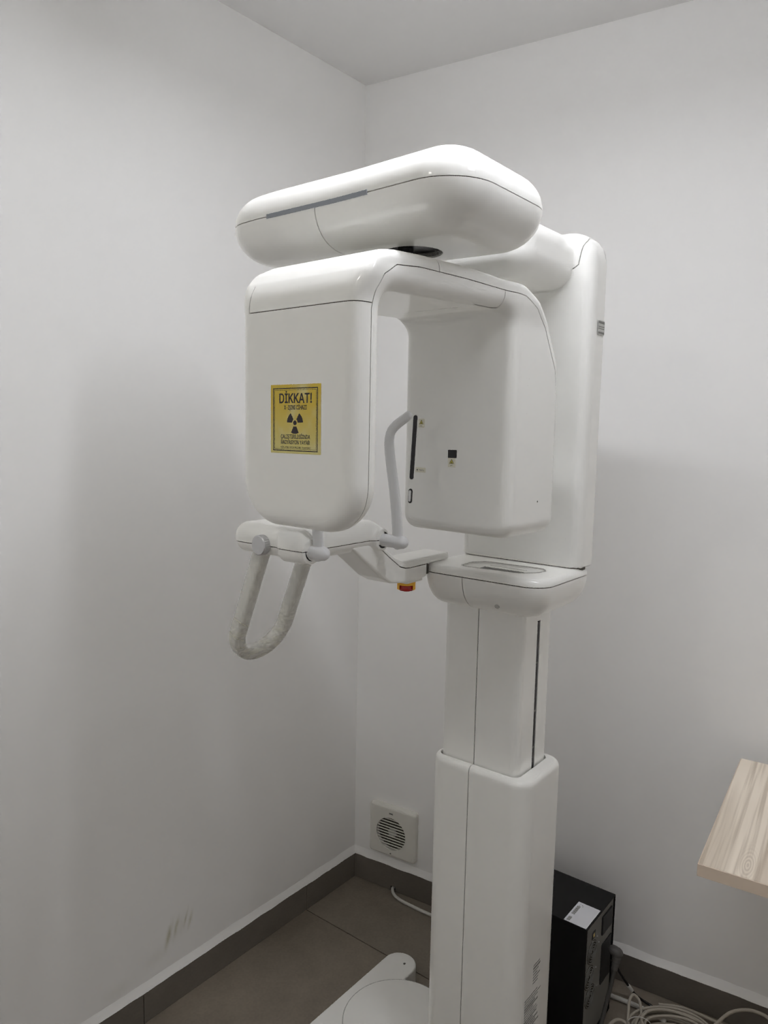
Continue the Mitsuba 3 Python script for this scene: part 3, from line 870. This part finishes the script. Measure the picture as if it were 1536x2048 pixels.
laser_sticker(-0.0922, 1.5573, 0.0100, 0.0112)
laser_sticker(0.0063, 1.4612, 0.0113, 0.0113)
M = on_face(-0.0918, VT, 1.4378)
st = put(XM, 'position_sticker', plate(-0.0165, 0.0165, -0.0062, 0.0062, 0.0006, 0.0005, M, 'm_label_cream', -0.001), 'small cream sticker with an arrow')
put(st, 'arrow', mikit.ply(moved(trimesh.creation.extrude_polygon(sg.Polygon([(-0.0132, 0.0), (-0.0088, 0.0030), (-0.0088, -0.0030)]), 0.0002, engine='earcut'), up_(M, 0, 0, 0.0005)), 'm_ink'))
tm = meshkit.text_mesh('Top Pa.', 0.0044, 0.0002)
tm.apply_scale([0.019 / (tm.bounds[1, 0] - tm.bounds[0, 0]), 1, 1])
tm.apply_translation([-0.0058, -0.0022, 0.0005])
put(st, 'lettering', mikit.ply(moved(tm, M), 'm_ink_soft'))
M = on_side(0.1752, 0.290, 1.3695)
sc = put(XM, 'housing_screw', mikit.ply((lathe([(0.0, -0.002), (0.0072, -0.002), (0.0072, 0.0006), (0.0058, 0.0010), (0.0, 0.0010)], M, 24)), W, 30), 'screw cap on the tube housing')
put(sc, 'screw_hole', mikit.ply((lathe([(0.0, 0.0), (0.0022, 0.0), (0.0022, 0.0014), (0.0, 0.0014)], M, 14)), 'm_gap'))

# support arm: runs forward from the carriage, dips and rises under the patient rest; profile in (y, z)
ARM_LOW = [(-0.93, 1.3875), (-0.8415, 1.3204), (-0.7989, 1.2895), (-0.7589, 1.2590), (-0.7300, 1.2450), (-0.690, 1.2395), (-0.640, 1.2375), (-0.6100, 1.2420)]
ARM_SEAM = [(-0.50, 1.2680), (-0.6367, 1.2683), (-0.672, 1.2680), (-0.686, 1.2695), (-0.7028, 1.2743), (-0.740, 1.2985), (-0.7781, 1.3266), (-0.90, 1.417)]
ARM_TOP = [(-0.529, 1.2675), (-0.529, 1.2835), (-0.600, 1.2838), (-0.680, 1.2838), (-0.6924, 1.2855), (-0.7139, 1.2930), (-0.7403, 1.3090), (-0.7659, 1.3280), (-0.85, 1.3910)]
full = sg.Polygon(ARM_LOW + [(-0.6100, 1.2680)] + ARM_TOP + [(-0.90, 1.40)])
ARM2 = np.array(full.buffer(-0.004).buffer(0.008).buffer(-0.004).simplify(0.0003).exterior.coords)[:-1]
f_sup0 = lambda p: (lambda d, w: np.minimum(np.maximum(d, w), 0) + np.hypot(np.maximum(d, 0), np.maximum(w, 0)) - 0.0055)(polysd(p[:, 1], p[:, 2], ARM2) + 0.0055, np.abs(p[:, 0] - 0.6615) - 0.0325 + 0.0055)
f_sup = lambda p: smax(f_sup0(p), np.maximum(p[:, 2] - 1.3305, -0.875 - p[:, 1]), 0.006)
V, F = nets(f_sup, (0.625, -0.885, 1.23), (0.70, -0.52, 1.335), 0.0034)
sup = solid(V, F)
low_zone = [(-0.95, 1.10), (-0.50, 1.10)] + ARM_SEAM + [(-0.95, 1.45)]
put(XM, 'support_arm_lower_shell', shaded(sup ^ mpoly_x(grown(low_zone, -G), 0.5, 0.8), f_sup, W))
put(XM, 'support_arm_upper_shell', shaded(sup - mpoly_x(grown(low_zone, G), 0.5, 0.8), f_sup, W))
put(XM, 'support_arm_core', flat(solid(shell_of(V, F, f_sup, 0.004), F), 'm_gap'))
put(XM, 'pivot_joint', flat(mbox(0.640, 0.690, -0.6120, -0.6000, 1.2460, 1.2670), 'm_gap'))
ME = place(0.6640, -0.6415, 1.2385)
cyl_m = lambda r, z0, z1: (lambda m: solid(m.vertices, m.faces))(cyl((0, 0, z0), (0, 0, z1), r, 36))
collar = cyl_m(0.0190, -0.0225, -0.006) - cyl_m(0.0168, -0.03, -0.0085)
notch = mbox(-0.0135, 0.0135, -0.03, 0.0, -0.03, -0.0125).rotate([0, 0, 36])
es = put(XM, 'emergency_stop', flat(collar - notch, 'm_estop_yellow', ME), 'yellow and red emergency stop under the arm')
put(es, 'mounting_pad', mikit.ply(moved(block(-0.0195, 0.0195, -0.024, 0.030, -0.0065, 0.008, 0.002), ME), W))
put(es, 'button', mikit.ply(lathe([(0.0, -0.0265), (0.009, -0.0262), (0.0135, -0.0250), (0.0158, -0.0215), (0.0160, -0.0155), (0.013, -0.0110), (0.0, -0.0105)], ME, 32), 'm_estop_red', 50), 'red button')

# patient rest: a rounded cross piece with two hinge bosses
f_rest = lambda p: smin(smin(smax(rbox(p, (0.2575, -0.507, 1.2705), (0.1275, 0.148, 0.0375), 0.034), 0 * p[:, 0] - 1, 0.01),
                             np.maximum(np.hypot(p[:, 1] + 0.632, p[:, 2] - 1.2585) - 0.0295, np.abs(p[:, 0] - 0.347) - 0.040), 0.02),
                        np.maximum(np.hypot(p[:, 1] + 0.379, p[:, 2] - 1.2600) - 0.0285, np.abs(p[:, 0] - 0.347) - 0.048), 0.02)
V, F = nets(f_rest, (0.12, -0.67, 1.225), (0.40, -0.345, 1.315), 0.0055)
rest = solid(V, F)
ZR = 1.2605
put(XM, 'patient_rest_upper_shell', shaded(rest ^ mbox(0, 1, -1, 0, ZR + G, 2), f_rest, W, DM))
put(XM, 'patient_rest_lower_shell', shaded(rest ^ mbox(0, 1, -1, 0, 1, ZR - G), f_rest, W, DM))
put(XM, 'patient_rest_core', flat(solid(shell_of(V, F, f_rest, 0.004), F), 'm_gap', DM))
kn = put(XM, 'clamp_knob', mikit.ply(md(lathe([(0.0, 0.0), (0.0225, 0.0), (0.0235, 0.002), (0.0235, 0.0185), (0.0215, 0.0205), (0.0, 0.021)], axes([0.250, -0.652, 1.2625], [1, 0, 0], [0, 0, 1], [0, -1, 0]), 40)), 'm_chrome', 30), 'round metal knob')
for k in range(28):
    a = k * 2 * math.pi / 28
    put(kn, 'ridge', mikit.ply(md(cyl((0.250 + 0.0234 * math.cos(a), -0.6545, 1.2625 + 0.0234 * math.sin(a)), (0.250 + 0.0234 * math.cos(a), -0.6700, 1.2625 + 0.0234 * math.sin(a)), 0.0011, 6)), 'm_chrome'))


def temple_support(y, z, x0, reach):
    """A grey hinge pin and a flat rod that rises from it, leans back and bends forward at its top."""
    pin, rr = round_ends([(x0 - 0.01, y, z), (x0 + reach, y, z)], np.array([0.0165, 0.0165]))
    k = put(XM, 'temple_support', mikit.ply(md(sweep(pin, rr, 24)), 'm_grey_support', 40), 'grey plastic temple support')
    put(k, 'hinge_collar', mikit.ply(md(cyl((x0 - 0.006, y, z), (x0 + 0.0005, y, z), 0.0215, 28)), 'm_dark', 40), 'dark collar')
    x0 = x0 + reach - 0.062
    path = spline([(x0 + 0.0475, y, z - 0.004), (x0 + 0.0465, y, z + 0.03), (x0 + 0.037, y, z + 0.11), (x0 + 0.017, y, z + 0.225), (x0 + 0.0165, y, z + 0.262), (x0 + 0.030, y, z + 0.286), (x0 + 0.072, y, z + 0.314)], 10)
    w = np.interp(np.arange(len(path)), [0, 25, 45, 60], [0.0158, 0.0150, 0.0130, 0.0118])
    pe, re_ = round_ends(path, w)
    put(k, 'rod', mikit.ply(md(sweep(pe, np.stack([np.minimum(re_, 0.0075), re_], 1), 20, side_dir=[0, 1, 0])), 'm_grey_support', 60))


temple_support(-0.632, 1.2585, 0.387, 0.034)
temple_support(-0.379, 1.2600, 0.395, 0.060)

# patient handle: a U that hangs below the rest and leans away from the column, wrapped in thin film
HD = np.array([-0.375, 0.0, -0.927])
top = np.array([0.186, -0.51, 1.245])
L_, R_ = 0.255, 0.085
pts = [top + HD * s + np.array([0, -R_, 0]) for s in np.linspace(0, L_, 14)]
pts += [top + HD * (L_ + R_ * math.sin(a)) + np.array([0, -R_ * math.cos(a), 0]) for a in np.linspace(0, math.pi, 25)[1:-1]]
pts += [top + HD * s + np.array([0, R_, 0]) for s in np.linspace(L_, 0, 14)]
pts = np.array(pts)
nrm_ = np.cross(HD, [0, 1, 0])


def u_sweep(a, b, wob=0.0, seed=1):
    path = pts
    tan = np.gradient(path, axis=0)
    tan /= np.linalg.norm(tan, axis=1, keepdims=True)
    m = sweep(path, np.stack([np.full(len(path), b), np.full(len(path), a)], 1), 32, side_dir=nrm_, power=3.2)
    if wob:
        v = np.array(m.vertices)
        k = meshkit.fbm(np.stack([v[:, 0] * 60, v[:, 1] * 60, v[:, 2] * 90], 1), 3, seed) - 0.45
        c = path[np.minimum(np.arange(len(v)) // 32, len(path) - 1)]
        m.vertices = c + (v - c) * (1 + wob * k[:, None])
    return m


hk = put(XM, 'patient_handle', mikit.ply(md(u_sweep(0.0165, 0.0185)), 'm_handle', 50), 'white U shaped handle in plastic film')
put(hk, 'plastic_wrap', mikit.ply(md(u_sweep(0.0180, 0.0202, 0.12, 4)), 'm_wrap', True), 'thin clear plastic film')
for k, (s, tilt) in enumerate(((0.225, 0.5), (0.27, 0.45), (0.30, 0.3))):
    c = top + HD * s + np.array([0, -R_, 0]) if k < 2 else top + HD * (L_ + R_ * math.sin(0.5)) + np.array([0, -R_ * math.cos(0.5), 0])
    e1, e2 = np.array([0, 1, 0.0]) + HD * tilt, nrm_ / np.linalg.norm(nrm_)
    q = np.array([c + 0.0215 * (math.cos(a) * e1 + math.sin(a) * e2) for a in np.linspace(0, 2 * math.pi, 28, endpoint=False)])
    put(hk, 'film_edge', mikit.ply(md(sweep(q, 0.0008, 6, closed=True)), 'm_label_cream', True))

# printed notices on the back of the lower column
for y0_, y1_, z0_, z1_, n_ in ((-0.488, -0.452, 0.360, 0.408, 7), (-0.522, -0.448, 0.245, 0.345, 16)):
    M = axes([0.9121, (y0_ + y1_) / 2, (z0_ + z1_) / 2], [0, 1, 0], [0, 0, 1], [1, 0, 0])
    bars = []
    for k in range(n_):
        w = (y1_ - y0_) * (0.55 + 0.45 * rng.random())
        h = (z1_ - z0_) / n_
        b = trimesh.creation.box([w, h * (0.62 if rng.random() < 0.25 else 0.36), 0.0003])
        b.apply_translation([-(y1_ - y0_) / 2 + w / 2, (z1_ - z0_) / 2 - (k + 0.5) * h, 0])
        bars.append(b)
    put(XM, 'printed_notice', mikit.ply(moved(cat(bars), M), 'm_ink_soft'), 'small grey print')

# ------------------------------------------------------------------ extractor fan low on the rear wall
MF = axes([*(back(0.151)), 0.2105], [*WALL_D, 0], [0, 0, 1], [*(-WALL_N), 0])
t = thing('extractor_fan', 'square white extractor fan low on the rear wall above the skirting', 'fan')
fw, fh, fd, fr = 0.088, 0.0865, 0.021, 0.0560
b = rounded_slab(rect_poly(-fw, fw, -fh, fh, 0.010, 5), 0.0003, fd, 0.009, 5)
hole = cyl((-0.004, -0.006, 0.004), (-0.004, -0.006, 0.05), fr, 48)
pl = solid(b.vertices, b.faces) - solid(hole.vertices, hole.faces)
put(t, 'cover_plate', flat(pl, 'm_vent', MF))
put(t, 'fan_cavity', mikit.ply(moved(cyl((-0.004, -0.006, 0.0042), (-0.004, -0.006, 0.0050), fr - 0.0005, 40), MF), 'm_vent_dark'), 'dark fan opening')
put(t, 'fan_hub', mikit.ply(moved(cyl((-0.004, -0.006, 0.005), (-0.004, -0.006, 0.0135), 0.015, 28, 0.002), MF), 'm_button_grey', 40))
for k in range(11):
    y = -fr + (k + 0.75) * 2 * fr / 11.5
    half = math.sqrt(max(fr * fr - y * y, 0)) - 0.0003
    s_ = trimesh.creation.box([2 * half, 0.0046, 0.0020])
    s_.apply_transform(trimesh.transformations.rotation_matrix(0.35, [1, 0, 0]))
    s_.apply_translation([-0.004, -0.006 + y, 0.0165])
    put(t, 'slat', mikit.ply(moved(s_, MF), 'm_vent'))
put(t, 'maker_badge', mikit.ply(moved(block(-0.0105, 0.0035, 0.062, 0.0675, fd - 0.001, fd + 0.0005, 0.0006), MF), 'm_ink_soft'))
put(t, 'screw', mikit.ply(moved(cyl((-0.003, -0.0735, fd - 0.001), (-0.003, -0.0735, fd + 0.0005), 0.0025, 14), MF), 'm_ink_soft'))

# ------------------------------------------------------------------ black power supply tower behind the column
t = thing('power_supply_tower', 'black power supply tower on the floor behind the column', 'power supply')
X0, X1, Y0, Y1, ZU = 0.560, 0.918, -0.210, -0.025, 0.337
outer_ = block(X0, X1, Y0, Y1, 0.008, ZU, 0.0025)
case = solid(outer_.vertices, outer_.faces) - mbox(X1 - 0.006, X1 + 0.01, Y0 + 0.0022, Y1 - 0.0022, 0.0105, ZU - 0.0025)
put(t, 'case', flat(case, 'm_ups'))
XP = X1 - 0.0045
put(t, 'rear_panel', mikit.ply(block(X1 - 0.0065, XP, Y0 + 0.0024, Y1 - 0.0024, 0.0108, ZU - 0.0028, 0.0004), 'm_ups_rear'), 'grey metal rear panel')
MU = axes([XP, 0, 0], [0, 1, 0], [0, 0, 1], [1, 0, 0])
for fy, fz in ((-0.160, 0.2480), (-0.172, 0.186), (-0.160, 0.128)):
    fk = put(t, 'fan_grille', mikit.ply(moved(cyl((fy, fz, -0.0008), (fy, fz, 0.0003), 0.030, 28), MU), 'm_vent_dark'), 'round fan grille')
    for r in (0.027, 0.021, 0.015, 0.009):
        q = [(fy + r * math.cos(a), fz + r * math.sin(a), 0.0008) for a in np.linspace(0, 2 * math.pi, 30, endpoint=False)]
        put(fk, 'wire_ring', mikit.ply(moved(sweep(q, 0.0013, 5, closed=True), MU), 'm_ups_rear', True))
    for a in (0.5, 2.6, 4.7):
        put(fk, 'wire_spoke', mikit.ply(moved(cyl((fy + 0.004 * math.cos(a), fz + 0.004 * math.sin(a), 0.0012), (fy + 0.031 * math.cos(a), fz + 0.031 * math.sin(a), 0.0012), 0.0012, 5), MU), 'm_ups_rear'))
    put(t, 'panel_screw', mikit.ply(moved(cyl((fy + 0.042, fz + 0.004, -0.0005), (fy + 0.042, fz + 0.004, 0.0014), 0.0022, 10), MU), 'm_chrome'))
put(t, 'outlet_block', mikit.ply(moved(block(-0.104, -0.040, 0.262, 0.312, -0.001, 0.004, 0.0015), MU), 'm_dark'), 'black outlet block')
us = put(t, 'data_port', mikit.ply(moved(block(-0.166, -0.146, 0.283, 0.302, -0.001, 0.0012, 0.0008), MU), 'm_dark'), 'small square data port')
put(us, 'port_contact', mikit.ply(moved(block(-0.160, -0.152, 0.288, 0.297, 0.0010, 0.0022, 0.0004), MU), 'm_gold'))
for y in (-0.160, -0.131):
    put(t, 'panel_screw', mikit.ply(moved(cyl((y, 0.276, -0.0005), (y, 0.276, 0.0012), 0.002, 10), MU), 'm_chrome'))
put(t, 'power_inlet', mikit.ply(moved(block(-0.098, -0.034, 0.120, 0.232, -0.001, 0.0022, 0.003), MU), 'm_dark'), 'black inlet field')
for y in (Y0 + 0.03, Y1 - 0.03):
    for x in (X0 + 0.04, X1 - 0.04):
        put(t, 'foot', mikit.ply(cyl((x, y, 0.0), (x, y, 0.009), 0.012, 16), 'm_dark'))
ML = np.eye(4)
ML[:3, 3] = (0.884, -0.163, ZU)
lb = put(t, 'label_sticker', mikit.ply(moved(rounded_slab(rect_poly(-0.0285, 0.0300, -0.046, 0.045, 0.001, 3), 0.0, 0.0004, 0.0001, 1), ML), 'm_label_white'), 'white label')
y = -0.042
for k in range(17):
    h = 0.0016 + 0.0022 * rng.random()
    if k in (5, 6):
        y += 0.0055
        continue
    m = trimesh.creation.box([0.0085, h, 0.0002])
    m.apply_translation([-0.0195, y + h / 2, 0.0005])
    put(lb, 'barcode_bar', mikit.ply(moved(m, ML), 'm_ink_soft'))
    y += h + 0.0012
for k, (x, y) in enumerate(((-0.020, 0.032), (-0.014, 0.035), (-0.020, 0.038), (-0.011, 0.031))):
    m = trimesh.creation.box([0.0012, 0.004, 0.0002])
    m.apply_translation([x, y, 0.0005])
    put(lb, 'print', mikit.ply(moved(m, ML), 'm_ink_soft'))

# its mains lead
t = thing('power_lead', 'dark mains lead plugged into the power supply tower', 'cable')
pp, pr_ = round_ends([(0.9335, -0.060, 0.205), (0.943, -0.060, 0.203)], np.array([0.014, 0.0145]))
put(t, 'plug', mikit.ply(sweep(pp, np.stack([pr_ * 1.0, pr_ * 0.85], 1), 18, side_dir=[0, 1, 0]), 'm_plug', 50), 'dark moulded plug')
rp = spline([(0.942, -0.060, 0.203), (0.9435, -0.066, 0.185), (0.942, -0.074, 0.163)], 8)
put(t, 'strain_relief', mikit.ply(sweep(rp, np.interp(np.arange(len(rp)), [0, len(rp)], [0.0125, 0.0075]) * (1 + 0.10 * (np.arange(len(rp)) % 3 == 0)), 14), 'm_plug', 50))
put(t, 'lead', mikit.ply(sweep(spline([(0.9422, -0.073, 0.166), (0.940, -0.083, 0.13), (0.936, -0.100, 0.085), (0.934, -0.122, 0.04), (0.938, -0.150, 0.008), (0.96, -0.20, 0.0055), (1.02, -0.26, 0.0055), (1.12, -0.30, 0.0055)], 10), 0.0052, 10), 'm_cable_dark', True))

# ------------------------------------------------------------------ cables on the floor
t = thing('cable_coil', 'coiled bundle of beige cable on the floor beside the rear skirting', 'cable')
cx, cy = 1.083, -0.012
loops = []
for k in range(13):
    n = 40
    a = np.linspace(0, 2 * math.pi, n, endpoint=False) + 0.3 * k
    r = 0.060 + 0.0042 * (k % 7) + 0.004 * rng.random()
    squeeze = 0.82 + 0.10 * rng.random()
    tilt = 0.05 * rng.random()
    lift = 0.0045 + 0.0075 * (k // 2 % 5) + 0.004 * np.sin(a * 2 + k)
    q = np.stack([cx + 0.012 * (rng.random() - 0.5) + r * 1.22 * np.cos(a), cy + 0.012 * (rng.random() - 0.5) + r * squeeze * np.sin(a), np.maximum(lift + tilt * r * np.sin(a), 0.0042)], 1)
    rot = 0.45
    qx, qy = q[:, 0] - cx, q[:, 1] - cy
    q[:, 0], q[:, 1] = cx + qx * math.cos(rot) - qy * math.sin(rot), cy + qx * math.sin(rot) + qy * math.cos(rot)
    put(t, 'loop', mikit.ply(sweep(q, 0.0036, 7, closed=True), 'm_cable_beige', True))
q = [(cx - 0.085 * math.cos(0.45) + 0.030 * math.cos(a) * math.cos(0.45), cy - 0.085 * math.sin(0.45) + 0.03 * math.cos(a) * math.sin(0.45), 0.024 + 0.024 * math.sin(a)) for a in np.linspace(0, 2 * math.pi, 24, endpoint=False)]
put(t, 'tie', mikit.ply(sweep(q, 0.0011, 6, closed=True), 'm_cable_grey', True), 'thin tie')
zc = 0.0042
for lab_, mat, r, path in (
        ('beige cable arching over the floor in the lower right corner', 'm_cable_beige', 0.0042, [(1.125, -0.05, zc), (1.150, 0.010, 0.035), (1.170, 0.050, 0.056), (1.188, 0.086, 0.068), (1.212, 0.108, 0.076), (1.245, 0.116, 0.083), (1.285, 0.110, 0.080), (1.37, 0.08, 0.045), (1.5, 0.03, zc)]),
        ('beige cable lying straight along the rear skirting behind the coil', 'm_cable_beige', 0.0042, [(1.02, 0.06, 0.02), (1.07, 0.085, 0.022), (1.12, 0.10, 0.016), (1.19, 0.11, 0.008), (1.27, 0.105, zc), (1.42, 0.06, zc)]),
        ('beige cable standing in a loop between the coil and the power supply tower', 'm_cable_beige', 0.0038, [(0.985, -0.075, zc), (0.975, -0.045, 0.03), (0.966, -0.012, 0.050), (0.968, 0.012, 0.052), (0.985, 0.012, 0.040), (1.003, -0.022, 0.022), (1.018, -0.06, zc), (1.04, -0.11, zc)]),
        ('thick grey cable running from behind the power supply tower to the coil', 'm_cable_grey', 0.0062, [(0.86, 0.022, 0.0064), (0.905, 0.026, 0.0064), (0.95, 0.032, 0.0064), (1.0, 0.035, 0.0064), (1.05, 0.028, 0.0064)]),
        ('beige cable bowed over the floor in front of the power supply tower', 'm_cable_beige', 0.0042, [(0.935, -0.150, 0.0042), (0.938, -0.112, 0.012), (0.950, -0.068, 0.020), (0.972, -0.055, 0.018), (1.0, -0.07, 0.008), (1.04, -0.10, zc), (1.12, -0.16, zc)])):
    c = thing('floor_cable', lab_, 'cable')
    put(c, 'sheath', mikit.ply(sweep(spline(path, 10), r, 9), mat, True))
c = thing('black_cable', 'thin black cable with a white tag sloping from the power supply tower', 'cable')
bp = spline([(0.9145, -0.030, 0.150), (0.918, -0.010, 0.135), (0.928, 0.012, 0.095), (0.944, 0.036, 0.052), (0.965, 0.050, 0.022), (0.995, 0.062, 0.0055), (1.03, 0.06, 0.0035)], 10)
put(c, 'sheath', mikit.ply(sweep(bp, 0.0032, 8), 'm_black', True))
put(c, 'tag', mikit.ply(sweep(bp[30:36], 0.0050, 10), 'm_cable_grey', True), 'pale tag')
c = thing('wall_cable', 'grey cable coming out of the rear skirting left of the column', 'cable')
wp = spline([tuple(back(0.153, 0.012)) + (0.009,), tuple(back(0.154, -0.002)) + (0.0085,), tuple(back(0.170, -0.020)) + (0.0055,), tuple(back(0.200, -0.034)) + (0.0055,), tuple(back(0.26, -0.042)) + (0.0055,), tuple(back(0.34, -0.047)) + (0.0055,), tuple(back(0.55, -0.052)) + (0.0055,)], 10)
put(c, 'sheath', mikit.ply(sweep(wp, 0.0052, 10), 'm_cable_grey', True))

# ------------------------------------------------------------------ wooden desk on the right
t = thing('desk', 'pale wood desk standing against the rear wall at the right', 'desk')
MD = np.eye(4)
cs_, sn_ = math.cos(0.0914), math.sin(0.0914)
MD[:3, 0], MD[:3, 1], MD[:3, 3] = (cs_, sn_, 0), (-sn_, cs_, 0), (1.2208, -0.462, 0)
put(t, 'top', mikit.ply(moved(block(0.0012, 0.82, 0.0012, 0.545, 0.726, 0.7502, 0.0008), MD), 'm_wood'))
put(t, 'edge_band', mikit.ply(moved(block(0.0, 0.82, -0.0008, 0.0013, 0.7258, 0.7495, 0.0005), MD), 'm_edge_wood'), 'plain beige front edge')
put(t, 'edge_band', mikit.ply(moved(block(-0.0008, 0.0013, 0.0, 0.545, 0.7258, 0.7495, 0.0005), MD), 'm_edge_wood'))
for x in (0.42, 0.78):
    put(t, 'leg_panel', mikit.ply(moved(block(x, x + 0.024, 0.03, 0.52, 0.0, 0.7262, 0.001), MD), 'm_wood'))
put(t, 'back_panel', mikit.ply(moved(block(0.444, 0.78, 0.44, 0.458, 0.40, 0.7262, 0.001), MD), 'm_wood'))
